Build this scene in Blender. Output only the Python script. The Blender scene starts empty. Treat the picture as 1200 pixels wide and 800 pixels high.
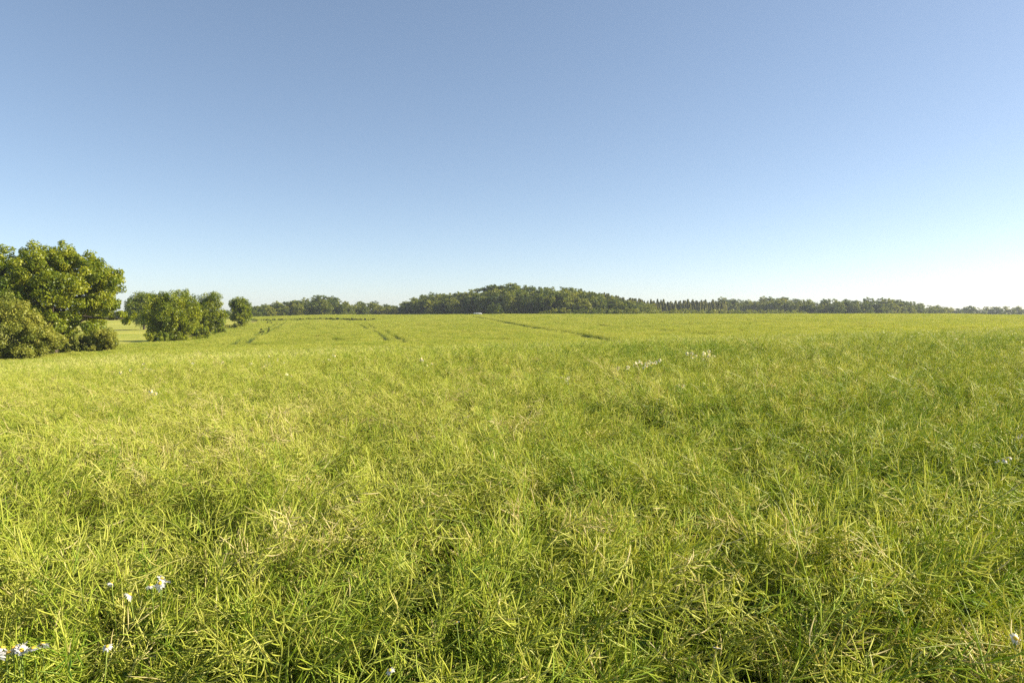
import bpy, math, random
import numpy as np
from mathutils import Vector

rng = np.random.default_rng(7)
random.seed(7)
scene = bpy.context.scene
COL = scene.collection
R = math.radians
EYE = 1.85            # eye height (m)
CANOPY = 0.80         # height of the crop
SUN_AZ, SUN_EL = 84.0, 29.0

# ------------------------------------------------------------------ camera
cam_d = bpy.data.cameras.new('camera')
cam_d.lens = 24; cam_d.sensor_width = 36
cam_d.clip_start = 0.05; cam_d.clip_end = 30000
cam = bpy.data.objects.new('camera', cam_d); COL.objects.link(cam)
PITCH = math.atan(35 / 800)
cam.location = (0, 0, EYE)
cam.rotation_euler = (math.pi / 2 - PITCH, 0, 0)
scene.camera = cam

def at(px, py, Y):
    """photo pixel + distance -> world point (used to survey the place)"""
    a, b = (px - 600) / 800.0, (400 - py) / 800.0
    c, s = math.cos(PITCH), math.sin(PITCH)
    dy = c + b * s; dz = b * c - s
    t = Y / dy
    return np.array((a * t, Y, EYE + dz * t))

# ------------------------------------------------------------------ noise
class Noise:
    def __init__(self, seed):
        self.t = np.random.default_rng(seed).random((256, 256))
    def __call__(self, x, y, scale):
        x = np.asarray(x, float) / scale + 91.3; y = np.asarray(y, float) / scale + 17.7
        xi = np.floor(x).astype(int); yi = np.floor(y).astype(int)
        fx = x - xi; fy = y - yi
        fx = fx * fx * (3 - 2 * fx); fy = fy * fy * (3 - 2 * fy)
        t = self.t
        a = t[xi % 256, yi % 256]; b = t[(xi + 1) % 256, yi % 256]
        c = t[xi % 256, (yi + 1) % 256]; d = t[(xi + 1) % 256, (yi + 1) % 256]
        return (a * (1 - fx) + b * fx) * (1 - fy) + (c * (1 - fx) + d * fx) * fy
N1, N2, N3 = Noise(1), Noise(2), Noise(3)

# ------------------------------------------------------------------ terrain
CP = []
def cp(px, Y, py=None, z=None):
    if z is None: z = at(px, py, Y)[2] - EYE
    x = at(px, 365, Y)[0]
    CP.append((x, Y, z))                 # canopy height relative to the eye
for px, rows in {
    600: [(0.5, None, -1.05), (5, None, -1.06), (10, None, -1.09), (18, 413, None), (26, 410.8, None), (38, None, -2.2), (60, 404.5, None),
          (100, 391.5, None), (150, 380, None), (220, 371, None), (265, 368.3, None), (320, None, -1.9)],
    820: [(8, None, -1.03), (22, 403.5, None), (45, None, -1.98), (80, 391, None), (140, 379, None), (225, 369.5, None), (265, 368, None), (320, None, -2.2)],
    1050: [(8, None, -0.98), (25, 398, None), (50, None, -1.65), (100, 381, None), (170, 371.5, None), (230, 367.6, None), (300, None, -1.8)],
    1220: [(9, None, -0.93), (26, 394, None), (55, None, -1.45), (110, 377.5, None), (180, 371.5, None), (230, 369.3, None), (300, None, -2.2)],
    380: [(8, None, -1.13), (17, 424, None), (28, 418.5, None), (60, 408, None), (100, 396, None), (160, 383, None), (230, 375.5, None), (290, 368.8, None), (340, None, -1.9)],
    470: [(290, 368.6, None), (340, None, -2.4)],
    200: [(9, None, -1.2), (16, 434, None), (27, 427, None), (50, 417.5, None), (85, 408.5, None), (125, 401.5, None), (165, 391, None), (260, 378, None)],
    290: [(60, 409, None), (120, 394, None), (200, 379, None), (260, 373, None)],
    80:  [(9, None, -1.26), (15, 444, None), (25, 437, None), (50, 424, None), (84, 411.5, None), (120, 401, None), (180, 386, None), (300, 375, None)],
    -40: [(10, None, -1.32), (22, 446, None), (45, 433, None), (74, 422, None), (120, 403, None)],
    150: [(130, 401, None), (200, 385, None), (300, 377, None)],
}.items():
    for Y, py, z in rows: cp(px, Y, py, z)
for x, y, z in [(-500, 700, -3), (0, 700, -3), (500, 800, -3), (0, 420, -2.5), (170, 480, -3), (330, 520, -3), (-180, 480, -3),
                (-8, -8, -1.15), (10, -8, -0.95), (60, 0, -0.4), (-60, 0, -3.2), (0, -150, -1.5), (-300, 100, -6), (300, 100, -1.5), (450, 420, -3), (-350, 350, -4)]:
    CP.append((x, y, z))
CP = np.array(CP, float)
def _U(r2): return r2 * np.log(r2 + 1e-9)
_S = 100.0
_c = CP[:, :2] / _S
_K = _U(((_c[:, None, :] - _c[None, :, :]) ** 2).sum(-1)) + np.eye(len(_c)) * 1e-4
_P = np.c_[np.ones(len(_c)), _c]
_A = np.block([[_K, _P], [_P.T, np.zeros((3, 3))]])
_w = np.linalg.solve(_A, np.r_[CP[:, 2], 0, 0, 0])
def canopy_z(x, y):
    x = np.atleast_1d(np.asarray(x, float)); y = np.atleast_1d(np.asarray(y, float))
    out = np.empty(len(x))
    for i in range(0, len(x), 20000):
        p = np.c_[x[i:i+20000], y[i:i+20000]] / _S
        r2 = ((p[:, None, :] - _c[None, :, :]) ** 2).sum(-1)
        out[i:i+20000] = _U(r2) @ _w[:-3] + np.c_[np.ones(len(p)), p] @ _w[-3:]
    r = np.hypot(x, y)
    k = np.clip((r - 500) / 500, 0, 1); k = k * k * (3 - 2 * k)
    out = np.clip(out, -9, 6) * (1 - k) + (-4.0) * k
    out += 7.0 * np.exp(-(((x - 5) / 70) ** 2 + ((y - 455) / 45) ** 2))       # wooded knoll
    out += 2.5 * np.exp(-(((x - 90) / 80) ** 2 + ((y - 560) / 45) ** 2))
    out += 2.5 * np.exp(-(((x - 250) / 90) ** 2 + ((y - 600) / 50) ** 2))
    out += (N1(x, y, 23) - .5) * .25 * np.clip(r / 60, 0, 1)
    return out + EYE
def ground_z(x, y): return canopy_z(x, y) - CANOPY
def gz(x, y): return float(ground_z(x, y)[0])

def hit(px, py):
    """distance at which the view ray meets the crop surface"""
    ys = np.r_[np.linspace(1.0, 40, 2000), np.linspace(40, 400, 2000)]
    pts = np.array([at(px, py, Y) for Y in ys])
    below = pts[:, 2] < canopy_z(pts[:, 0], pts[:, 1])
    k = int(np.argmax(below)) if below.any() else len(ys) - 1
    return pts[k]

# field edge (hedge line) on the left: x as a function of y
HB = np.array([(-62, -50), (-60, 40), (-57.5, 74), (-56, 86), (-60, 108), (-64, 124), (-72, 155), (-79, 188), (-80, 205), (-88, 240), (-140, 345)], float)
def edge_x(y): return np.interp(y, HB[:, 1], HB[:, 0])
def in_crop(x, y): return (x > edge_x(y)) & (y < 345)

# ------------------------------------------------------------------ material helpers
def new_mat(name):
    m = bpy.data.materials.new(name); m.use_nodes = True
    nt = m.node_tree; nt.nodes.clear()
    return m, nt, nt.nodes, nt.links
def foliage_mat(name, ramp, transl=0.3, rough=0.5, use_attr=None, noise_scale=None, spec=0.35, hsv_rand=0.0, tr_gain=1.15):
    m, nt, n, l = new_mat(name)
    out = n.new('ShaderNodeOutputMaterial')
    r = n.new('ShaderNodeValToRGB')
    els = r.color_ramp.elements
    while len(els) < len(ramp): els.new(0.5)
    for e, (p, c) in zip(els, ramp): e.position = p; e.color = (*c, 1)
    fac = None
    if use_attr:
        a = n.new('ShaderNodeAttribute'); a.attribute_name = use_attr
        fac = a.outputs['Fac']
    oi = n.new('ShaderNodeObjectInfo')
    if fac is None: fac = oi.outputs['Random']
    elif hsv_rand:
        ad = n.new('ShaderNodeMath'); ad.operation = 'MULTIPLY_ADD'
        sb = n.new('ShaderNodeMath'); sb.operation = 'SUBTRACT'; sb.inputs[1].default_value = .5
        l.new(oi.outputs['Random'], sb.inputs[0]); l.new(sb.outputs[0], ad.inputs[0]); ad.inputs[1].default_value = hsv_rand
        l.new(fac, ad.inputs[2]); fac = ad.outputs[0]
    if noise_scale:
        g = n.new('ShaderNodeNewGeometry'); tx = n.new('ShaderNodeTexNoise')
        tx.inputs['Scale'].default_value = noise_scale; tx.inputs['Detail'].default_value = 3
        l.new(g.outputs['Position'], tx.inputs['Vector'])
        ma = n.new('ShaderNodeMath'); ma.operation = 'MULTIPLY_ADD'; ma.inputs[1].default_value = .45
        sb = n.new('ShaderNodeMath'); sb.operation = 'SUBTRACT'; sb.inputs[1].default_value = .5
        l.new(tx.outputs['Fac'], sb.inputs[0]); l.new(sb.outputs[0], ma.inputs[0]); l.new(fac, ma.inputs[2]); fac = ma.outputs[0]
    l.new(fac, r.inputs['Fac'])
    p = n.new('ShaderNodeBsdfPrincipled'); p.inputs['Roughness'].default_value = rough
    p.inputs['Specular IOR Level'].default_value = spec
    l.new(r.outputs['Color'], p.inputs['Base Color'])
    t = n.new('ShaderNodeBsdfTranslucent')
    hs = n.new('ShaderNodeHueSaturation'); hs.inputs['Value'].default_value = tr_gain; hs.inputs['Saturation'].default_value = 1.1
    hs.inputs['Hue'].default_value = 0.49
    l.new(r.outputs['Color'], hs.inputs['Color']); l.new(hs.outputs['Color'], t.inputs['Color'])
    mx = n.new('ShaderNodeMixShader'); mx.inputs[0].default_value = transl
    l.new(p.outputs[0], mx.inputs[1]); l.new(t.outputs[0], mx.inputs[2]); l.new(mx.outputs[0], out.inputs['Surface'])
    return m
def plain_mat(name, col, rough=0.6, noise=None, col2=None, metallic=0.0, coat=0.0):
    m, nt, n, l = new_mat(name)
    out = n.new('ShaderNodeOutputMaterial'); p = n.new('ShaderNodeBsdfPrincipled')
    p.inputs['Base Color'].default_value = (*col, 1); p.inputs['Roughness'].default_value = rough
    p.inputs['Metallic'].default_value = metallic; p.inputs['Coat Weight'].default_value = coat
    if noise:
        tc = n.new('ShaderNodeTexCoord'); tx = n.new('ShaderNodeTexNoise'); tx.inputs['Scale'].default_value = noise
        tx.inputs['Detail'].default_value = 5
        r = n.new('ShaderNodeValToRGB'); r.color_ramp.elements[0].color = (*col, 1); r.color_ramp.elements[1].color = (*(col2 or col), 1)
        r.color_ramp.elements[0].position = .35; r.color_ramp.elements[1].position = .65
        l.new(tc.outputs['Object'], tx.inputs['Vector']); l.new(tx.outputs['Fac'], r.inputs['Fac']); l.new(r.outputs['Color'], p.inputs['Base Color'])
    l.new(p.outputs[0], out.inputs['Surface'])
    return m

M = {}
M['pod'] = foliage_mat('rapeseed_pods', [(0.0, (.13, .26, .020)), (.35, (.34, .455, .042)), (.68, (.545, .59, .092)), (.95, (.72, .71, .22)), (1.0, (.74, .67, .34))],
                       transl=.42, rough=.45, use_attr='tone', noise_scale=.4, hsv_rand=.25, spec=.3)
M['podmid'] = foliage_mat('rapeseed_pods_thin', [(0.0, (.10, .19, .017)), (.35, (.265, .345, .034)), (.68, (.44, .465, .075)), (.95, (.62, .60, .19)), (1.0, (.64, .57, .29))], transl=.22, rough=.45, use_attr='tone', noise_scale=.4, hsv_rand=.4, spec=.3)
M['podfar'] = foliage_mat('rapeseed_pods_distant', [(0.0, (.21, .285, .030)), (.4, (.37, .42, .055)), (1.0, (.53, .515, .11))],
                       transl=.38, rough=.5, use_attr='tone', noise_scale=.06, hsv_rand=.6)
M['stem'] = foliage_mat('rapeseed_stems', [(0.0, (.10, .20, .018)), (.6, (.26, .34, .045)), (1.0, (.46, .46, .13))], transl=.12, rough=.45, use_attr='tone', hsv_rand=.3)
M['leaf'] = foliage_mat('rapeseed_leaves', [(0.0, (.05, .12, .012)), (1.0, (.14, .25, .03))], transl=.35, rough=.45, use_attr='tone', hsv_rand=.3)
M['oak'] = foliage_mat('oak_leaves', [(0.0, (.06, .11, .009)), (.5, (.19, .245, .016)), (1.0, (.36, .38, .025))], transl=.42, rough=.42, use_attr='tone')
M['bush'] = foliage_mat('bush_leaves', [(0.0, (.10, .14, .018)), (.5, (.24, .275, .04)), (1.0, (.39, .385, .065))], transl=.42, rough=.5, use_attr='tone')
M['wood'] = foliage_mat('woodland_leaves', [(0.0, (.05, .085, .014)), (.35, (.12, .165, .018)), (.7, (.22, .25, .024)), (1.0, (.31, .32, .05))], transl=.38, rough=.5, use_attr='tone', hsv_rand=.75)
M['conifer'] = foliage_mat('conifer_needles', [(0.0, (.08, .11, .018)), (1.0, (.28, .27, .045))], transl=.3, rough=.55, use_attr='tone', hsv_rand=.6)
M['weed'] = foliage_mat('dark_weed_leaves', [(0.0, (.05, .07, .012)), (1.0, (.13, .15, .03))], transl=.25, rough=.5, use_attr='tone')
M['dry'] = foliage_mat('dry_grass_blades', [(0.0, (.16, .20, .05)), (.5, (.36, .30, .12)), (1.0, (.44, .34, .18))], transl=.3, rough=.6, use_attr='tone', hsv_rand=.5)
M['bark'] = plain_mat('bark', (.055, .042, .03), .9, 6.0, (.11, .085, .06))
M['petal'] = foliage_mat('white_petals', [(0.0, (.62, .61, .62)), (1.0, (.74, .73, .72))], transl=.35, rough=.5, use_attr='tone', tr_gain=1.0)
M['petalfar'] = foliage_mat('cream_petals', [(0.0, (.74, .72, .52)), (1.0, (.84, .82, .66))], transl=.35, rough=.5, use_attr='tone', tr_gain=1.0)
M['disc'] = plain_mat('yellow_flower_disc', (.62, .40, .02), .7, 300, (.70, .50, .05))
M['van'] = plain_mat('white_vehicle_paint', (.80, .80, .80), .25, coat=.5)
M['glass'] = plain_mat('dark_window_glass', (.03, .04, .05), .05)
M['tyre'] = plain_mat('tyre_rubber', (.03, .03, .03), .8)
M['rim'] = plain_mat('wheel_rim', (.45, .45, .46), .35, metallic=.8)
M['lampglass'] = plain_mat('lamp_lens', (.6, .6, .6), .1)
M['redlens'] = plain_mat('red_lamp_lens', (.45, .02, .02), .15)

# ground: soil and undergrowth in the crop, coloured dark for shade under the plants; grass elsewhere
def ground_mat():
    m, nt, n, l = new_mat('field_ground')
    out = n.new('ShaderNodeOutputMaterial'); p = n.new('ShaderNodeBsdfPrincipled'); p.inputs['Roughness'].default_value = .9
    p.inputs['Specular IOR Level'].default_value = .1
    g = n.new('ShaderNodeNewGeometry')
    def noise(s, d=6):
        t = n.new('ShaderNodeTexNoise'); t.inputs['Scale'].default_value = s; t.inputs['Detail'].default_value = d
        l.new(g.outputs['Position'], t.inputs['Vector']); return t.outputs['Fac']
    def ramp(f, a, b, p0=.35, p1=.65):
        r = n.new('ShaderNodeValToRGB'); r.color_ramp.elements[0].color = (*a, 1); r.color_ramp.elements[1].color = (*b, 1)
        r.color_ramp.elements[0].position = p0; r.color_ramp.elements[1].position = p1
        l.new(f, r.inputs['Fac']); return r.outputs['Color']
    soil = ramp(noise(3.5), (.028, .040, .012), (.06, .085, .02))
    grass = ramp(noise(.12, 8), (.24, .28, .04), (.40, .38, .075))
    at_ = n.new('ShaderNodeAttribute'); at_.attribute_name = 'crop'
    mx = n.new('ShaderNodeMix'); mx.data_type = 'RGBA'
    l.new(at_.outputs['Fac'], mx.inputs[0]); l.new(grass, mx.inputs[6]); l.new(soil, mx.inputs[7])
    l.new(mx.outputs[2], p.inputs['Base Color'])
    b = n.new('ShaderNodeBump'); b.inputs['Strength'].default_value = .6; b.inputs['Distance'].default_value = .15
    l.new(noise(6, 8), b.inputs['Height']); l.new(b.outputs['Normal'], p.inputs['Normal'])
    l.new(p.outputs[0], out.inputs['Surface'])
    return m

# ------------------------------------------------------------------ mesh builder (numpy)
class MB:
    def __init__(self): self.v = []; self.f = []; self.t = []; self.m = []; self.n = 0
    def add(self, verts, faces, tone=0.5, mat=0):
        verts = np.asarray(verts, float)
        self.v.append(verts); self.t.append(np.full(len(verts), tone) if np.isscalar(tone) else np.asarray(tone, float))
        for f in faces: self.f.append([i + self.n for i in f]); self.m.append(mat)
        self.n += len(verts)
    def add_many_quads(self, V, tone, mat=0):
        """V: (k,4,3)"""
        k = len(V)
        self.v.append(V.reshape(-1, 3)); self.t.append(np.repeat(tone, 4))
        q = (np.arange(k * 4).reshape(k, 4) + self.n)
        self.f.extend(q.tolist()); self.m.extend([mat] * k); self.n += 4 * k
    def tube(self, pts, rad, sides=4, tone=.5, mat=0, cap=True):
        pts = np.asarray(pts, float); k = len(pts); rad = np.broadcast_to(np.asarray(rad, float), (k,))
        d = np.gradient(pts, axis=0); d /= np.linalg.norm(d, axis=1)[:, None] + 1e-9
        ref = np.array((.31, .17, .93)) if abs(d[0][2]) < .85 else np.array((.9, .3, .1))
        u = np.cross(d, ref); u /= np.linalg.norm(u, axis=1)[:, None] + 1e-9; w = np.cross(d, u)
        a = np.arange(sides) * 2 * math.pi / sides
        ring = (np.cos(a)[None, :, None] * u[:, None, :] + np.sin(a)[None, :, None] * w[:, None, :]) * rad[:, None, None] + pts[:, None, :]
        fs = []
        for i in range(k - 1):
            for j in range(sides):
                j2 = (j + 1) % sides
                fs.append([i * sides + j, i * sides + j2, (i + 1) * sides + j2, (i + 1) * sides + j])
        if cap and sides > 2:
            fs.append([j for j in range(sides)][::-1]); fs.append([(k - 1) * sides + j for j in range(sides)])
        tn = tone if np.isscalar(tone) else np.repeat(tone, sides)
        self.add(ring.reshape(-1, 3), fs, tn, mat)
    def ribbon(self, pts, wid, side, tone=.5, mat=0):
        pts = np.asarray(pts, float); k = len(pts); wid = np.broadcast_to(np.asarray(wid, float), (k,))
        a = pts - side[None, :] * wid[:, None] * .5; b = pts + side[None, :] * wid[:, None] * .5
        V = np.stack((a, b), 1).reshape(-1, 3)
        self.add(V, [[2 * i, 2 * i + 1, 2 * i + 3, 2 * i + 2] for i in range(k - 1)], tone, mat)
    def mesh(self, name, mats, smooth=False):
        me = bpy.data.meshes.new(name)
        V = np.concatenate(self.v) if self.v else np.zeros((0, 3))
        lens = np.array([len(f) for f in self.f], dtype=np.int32)
        loops = np.fromiter((i for f in self.f for i in f), dtype=np.int32, count=int(lens.sum()))
        me.vertices.add(len(V)); me.vertices.foreach_set('co', V.astype(np.float32).ravel())
        me.loops.add(len(loops)); me.loops.foreach_set('vertex_index', loops)
        me.polygons.add(len(lens))
        st = np.zeros(len(lens), dtype=np.int32); st[1:] = np.cumsum(lens)[:-1]
        me.polygons.foreach_set('loop_start', st)
        for m in mats: me.materials.append(m)
        me.polygons.foreach_set('material_index', np.array(self.m, dtype=np.int32))
        if smooth: me.polygons.foreach_set('use_smooth', np.ones(len(lens), dtype=bool))
        me.update(calc_edges=True)
        a = me.attributes.new('tone', 'FLOAT', 'POINT'); a.data.foreach_set('value', np.concatenate(self.t).astype(np.float32))
        me.validate()
        return me

def obj(name, me, parent=None, link=True):
    o = bpy.data.objects.new(name, me)
    if link: COL.objects.link(o)
    if parent: o.parent = parent
    return o
def tag(o, label=None, cat=None, group=None, kind=None):
    if label: o['label'] = label
    if cat: o['category'] = cat
    if group: o['group'] = group
    if kind: o['kind'] = kind
    return o
def empty(name, loc, rz=0.0, s=1.0):
    o = bpy.data.objects.new(name, None); COL.objects.link(o)
    o.location = loc; o.rotation_euler = (0, 0, rz); o.scale = (s, s, s); o.empty_display_size = .3
    return o
def unit(v): return v / (np.linalg.norm(v) + 1e-9)

# ------------------------------------------------------------------ ground sheet
rr = np.r_[0.0, np.geomspace(.6, 400, 190), np.geomspace(420, 12000, 36)]
na = 288
aa = np.arange(na) * 2 * math.pi / na
gx = (rr[1:, None] * np.sin(aa)[None, :]).ravel(); gy = (rr[1:, None] * np.cos(aa)[None, :]).ravel()
gx = np.r_[0, gx]; gy = np.r_[0, gy]
gzz = ground_z(gx, gy)
nr = len(rr) - 1
gf = [[0, 1 + (j + 1) % na, 1 + j] for j in range(na)]
for i in range(nr - 1):
    b = 1 + i * na
    for j in range(na):
        j2 = (j + 1) % na
        gf.append([b + j, b + j2, b + na + j2, b + na + j])
g = MB(); g.add(np.c_[gx, gy, gzz], gf, 0.5)
gm = g.mesh('ground', [ground_mat()], smooth=True)
cm = gm.attributes.new('crop', 'FLOAT', 'POINT')
cm.data.foreach_set('value', (in_crop(gx - 1.0, gy) & (gy < 335)).astype(np.float32))
ground = obj('ground', gm); tag(ground, kind='structure')

# ------------------------------------------------------------------ rapeseed plants
def pod_curve(base, d, L, bend, k):
    t = np.linspace(0, 1, k)
    up = np.array((0, 0, 1.0))
    return base[None, :] + d[None, :] * (L * t)[:, None] + bend[None, :] * (L * t * t)[:, None]

def raceme(mb, base, d0, L, nl, lod, tn, r):
    """a fruiting stalk: an arching stem with pods round it"""
    k = 7
    lean = unit(np.array((.7 + r.normal() * .8, r.normal() * .8, -.75))) * r.uniform(.25, .85)
    t = np.linspace(0, 1, k)
    pts = base[None, :] + d0[None, :] * (L * t)[:, None] + lean[None, :] * (L * t ** 2)[:, None]
    wob = r.normal(size=(k, 3)) * .008; wob[0] = 0
    pts = pts + wob; pts[:, 2] = np.maximum(pts[:, 2], .12)
    st = np.clip(tn + .22, 0, 1)
    if lod == 0: mb.tube(pts, np.linspace(.0030, .0012, k), 3, st, 1, cap=False)
    else: mb.ribbon(pts[::2], np.linspace(.008, .004, len(pts[::2])), unit(r.normal(size=3)), st, 1)
    for i in range(nl):
        f = .16 + .84 * (i + r.uniform(-.3, .3)) / nl
        f = min(max(f, .05), .995)
        x = f * (k - 1); a = int(min(x, k - 2)); q = x - a
        p = pts[a] * (1 - q) + pts[a + 1] * q
        tg = unit(pts[a + 1] - pts[a])
        ang = i * 2.4 + r.uniform(-.5, .5)
        u = unit(np.cross(tg, np.array((.3, .9, .2)))); w = np.cross(tg, u)
        out = u * math.cos(ang) + w * math.sin(ang)
        d = unit(out * r.uniform(.7, 1.15) + tg * r.uniform(.5, 1.35) + np.array((0, 0, r.uniform(-.45, .15))))
        pl = r.uniform(.011, .019)
        b = p + d * pl
        Lp = r.uniform(.055, .094) * (1.0 - .45 * max(0, f - .8) / .2)
        bend = unit(np.array((0, 0, .6)) + tg * .7 + r.normal(size=3) * .5) * r.uniform(.1, .56)
        tone = float(np.clip(tn + r.normal() * .13 + (.5 if r.random() < .02 else 0), 0, 1))
        if lod == 0:
            c = pod_curve(b, d, Lp, bend, 5)
            c = np.vstack((p[None, :], c))
            mb.tube(c, np.array((.0007, .0014, .0024, .0026, .0019, .0005)), 3, tone, 0, cap=False)
        elif lod == 1:
            c = pod_curve(p, d, Lp + pl, bend, 3)
            mb.ribbon(c, np.array((.004, .0064, .0025)), unit(np.cross(d, r.normal(size=3))), tone, 0)
    return pts

def plant(seed, lod):
    r = np.random.default_rng(seed); mb = MB()
    H = r.uniform(.50, .62)
    la = r.normal() * .5; lean = np.array((math.cos(la), math.sin(la), 0)) * r.uniform(.10, .56)
    tn = .38 + .46 * (seed % 100) / 11
    k = 6; t = np.linspace(0, 1, k)
    main = np.c_[lean[0] * t ** 1.6, lean[1] * t ** 1.6, H * t]
    if lod == 0: mb.tube(main, np.linspace(.0055, .0032, k), 5, (.5 + .45 * tn), 1, cap=False)
    else: mb.ribbon(main[::2], .010, np.array((1.0, 0, 0)), .3, 1)
    nl = {0: (20, 29), 1: (19, 26)}[lod]
    d = unit(main[-1] - main[-2])
    raceme(mb, main[-1], d, r.uniform(.22, .5), r.integers(*nl), lod, tn, r)
    nb = r.integers(5, 8)
    for b in range(nb):
        f = r.uniform(.25, .95); x = f * (k - 1); a = int(min(x, k - 2)); q = x - a
        p = main[a] * (1 - q) + main[a + 1] * q
        an = la + b * 2.4 + r.uniform(-.6, .6)
        el = r.uniform(.30, 1.0)
        d = np.array((math.cos(an) * math.cos(el), math.sin(an) * math.cos(el), math.sin(el)))
        ln = (H * 1.25 - p[2]) * r.uniform(.25, .6)
        e = p + d * max(ln, .06)
        c = np.linspace(0, 1, 4)[:, None] * (e - p)[None, :] + p[None, :]
        if lod == 0: mb.tube(c, np.linspace(.0036, .0028, 4), 4, (.5 + .45 * tn), 1, cap=False)
        else: mb.ribbon(c[::3], .008, unit(r.normal(size=3)), .3, 1)
        d2 = unit(d + np.array((0, 0, r.uniform(-.25, .3))))
        raceme(mb, e, d2, r.uniform(.18, .5), r.integers(*nl), lod, float(np.clip(tn + r.normal() * .14, .12, .95)), r)
    for i in range(r.integers(5, 9) if lod == 0 else 3):      # leaves low on the stem
        f = r.uniform(.12, .85); p = np.array((lean[0] * f ** 1.6, lean[1] * f ** 1.6, H * f))
        an = r.uniform(0, 6.28); L = r.uniform(.07, .16); d = np.array((math.cos(an), math.sin(an), r.uniform(.0, .6)))
        s = np.array((-math.sin(an), math.cos(an), r.uniform(-.4, .4)))
        tt = np.linspace(0, 1, 5)
        pts = p[None, :] + d[None, :] * (L * tt)[:, None] + np.array((0, 0, -1.0))[None, :] * (L * .7 * tt ** 2)[:, None]
        mb.ribbon(pts, np.array((.1, .55, .8, .55, .03)) * L * .42, s, r.uniform(0, 1), 2)
    return mb.mesh('rapeseed_plant', [M['podmid' if lod else 'pod'], M['stem'], M['leaf']], smooth=(lod == 0))

def patch(seed, count=22, rad=.85):
    """a square metre or so of crop for the far field"""
    r = np.random.default_rng(seed); mb = MB()
    for p in range(count):
        a, q = r.uniform(0, 6.28), rad * math.sqrt(r.random())
        cx, cy = q * math.cos(a), q * math.sin(a)
        H = r.uniform(.55, .86); tn = r.uniform(.2, .8)
        n = 70
        # pods as blades spread through the head of the plant
        c = np.c_[cx + r.normal(size=n) * .12, cy + r.normal(size=n) * .12, np.clip(H - np.abs(r.normal(size=n)) * .16, .12, 1)]
        d = r.normal(size=(n, 3)); d[:, 2] = np.abs(d[:, 2]) * .8; d /= np.linalg.norm(d, axis=1)[:, None]
        s = np.cross(d, r.normal(size=(n, 3))); s /= np.linalg.norm(s, axis=1)[:, None]
        L = r.uniform(.05, .10, n)[:, None]; W = r.uniform(.010, .016, n)[:, None]
        V = np.stack((c - s * W * .5, c + s * W * .5, c + d * L + s * W * .25, c + d * L - s * W * .25), 1)
        mb.add_many_quads(V, np.clip(tn + r.normal(size=n) * .12, 0, 1), 0)
        mb.ribbon(np.array(((cx, cy, 0), (cx, cy, H))), .012, np.array((1., 0, 0)), .3, 1)
    return mb.mesh('rapeseed_patch', [M['podfar'], M['stem']])

def scatter(name, protos, pts, rot, scl, idx, label, cat):
    pc = bpy.data.collections.new(name + '_prototypes')
    for i, me in enumerate(protos):
        o = bpy.data.objects.new('%s_prototype_%02d' % (name, i), me); pc.objects.link(o)
    me = bpy.data.meshes.new(name)
    me.vertices.add(len(pts)); me.vertices.foreach_set('co', np.asarray(pts, np.float32).ravel())
    a = me.attributes.new('rot', 'FLOAT_VECTOR', 'POINT'); a.data.foreach_set('vector', np.asarray(rot, np.float32).ravel())
    a = me.attributes.new('scl', 'FLOAT_VECTOR', 'POINT'); a.data.foreach_set('vector', np.asarray(scl, np.float32).ravel())
    a = me.attributes.new('idx', 'INT', 'POINT'); a.data.foreach_set('value', np.asarray(idx, np.int32))
    me.update()
    o = obj(name, me); tag(o, label, cat, kind='stuff')
    ng = bpy.data.node_groups.new(name + '_scatter', 'GeometryNodeTree')
    ng.interface.new_socket('Geometry', in_out='INPUT', socket_type='NodeSocketGeometry')
    ng.interface.new_socket('Geometry', in_out='OUTPUT', socket_type='NodeSocketGeometry')
    n, l = ng.nodes, ng.links
    gi, go = n.new('NodeGroupInput'), n.new('NodeGroupOutput')
    ip = n.new('GeometryNodeInstanceOnPoints'); ci = n.new('GeometryNodeCollectionInfo')
    ci.inputs['Collection'].default_value = pc
    ci.inputs['Separate Children'].default_value = True; ci.inputs['Reset Children'].default_value = True
    def na_(nm, ty):
        x = n.new('GeometryNodeInputNamedAttribute'); x.data_type = ty; x.inputs['Name'].default_value = nm
        return x.outputs['Attribute']
    er = n.new('FunctionNodeEulerToRotation')
    l.new(na_('rot', 'FLOAT_VECTOR'), er.inputs[0]); l.new(er.outputs[0], ip.inputs['Rotation'])
    l.new(na_('scl', 'FLOAT_VECTOR'), ip.inputs['Scale']); l.new(na_('idx', 'INT'), ip.inputs['Instance Index'])
    ip.inputs['Pick Instance'].default_value = True
    l.new(gi.outputs[0], ip.inputs['Points']); l.new(ci.outputs[0], ip.inputs['Instance']); l.new(ip.outputs[0], go.inputs[0])
    md = o.modifiers.new('scatter', 'NODES'); md.node_group = ng
    return o

# wheel tracks (tramlines) in the crop, surveyed from the photograph
def track(pts):
    P = np.array([hit(px, py)[:2] for px, py in pts])
    Q = np.vstack((2 * P[0] - P[1], P, 2 * P[-1] - P[-2])); out = []
    for i in range(1, len(Q) - 2):
        for t in np.linspace(0, 1, 7)[:-1]:
            a, b, c, d = Q[i - 1:i + 3]
            out.append(.5 * (2 * b + (c - a) * t + (2 * a - 5 * b + 4 * c - d) * t ** 2 + (3 * b - a - 3 * c + d) * t ** 3))
    out.append(P[-1])
    return np.array(out)
TRACKS = [(track([(556, 370.5), (590, 376), (636, 384.5), (690, 392), (742, 400.5)]), 1.3),
          (track([(425, 379), (446, 387), (468, 399)]), .45),
          (track([(330, 378), (306, 390), (280, 402)]), .65),
          (track([(870, 374), (960, 380), (1060, 384)]), 1.1), (track([(1000, 378), (1090, 384), (1150, 388)]), 1.1), (track([(700, 380), (770, 386), (860, 391)]), 1.1)]
HEDGE_T = track([(300, 375.6), (340, 374.4), (380, 373.6), (425, 374.6), (440, 374.2)])
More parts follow.
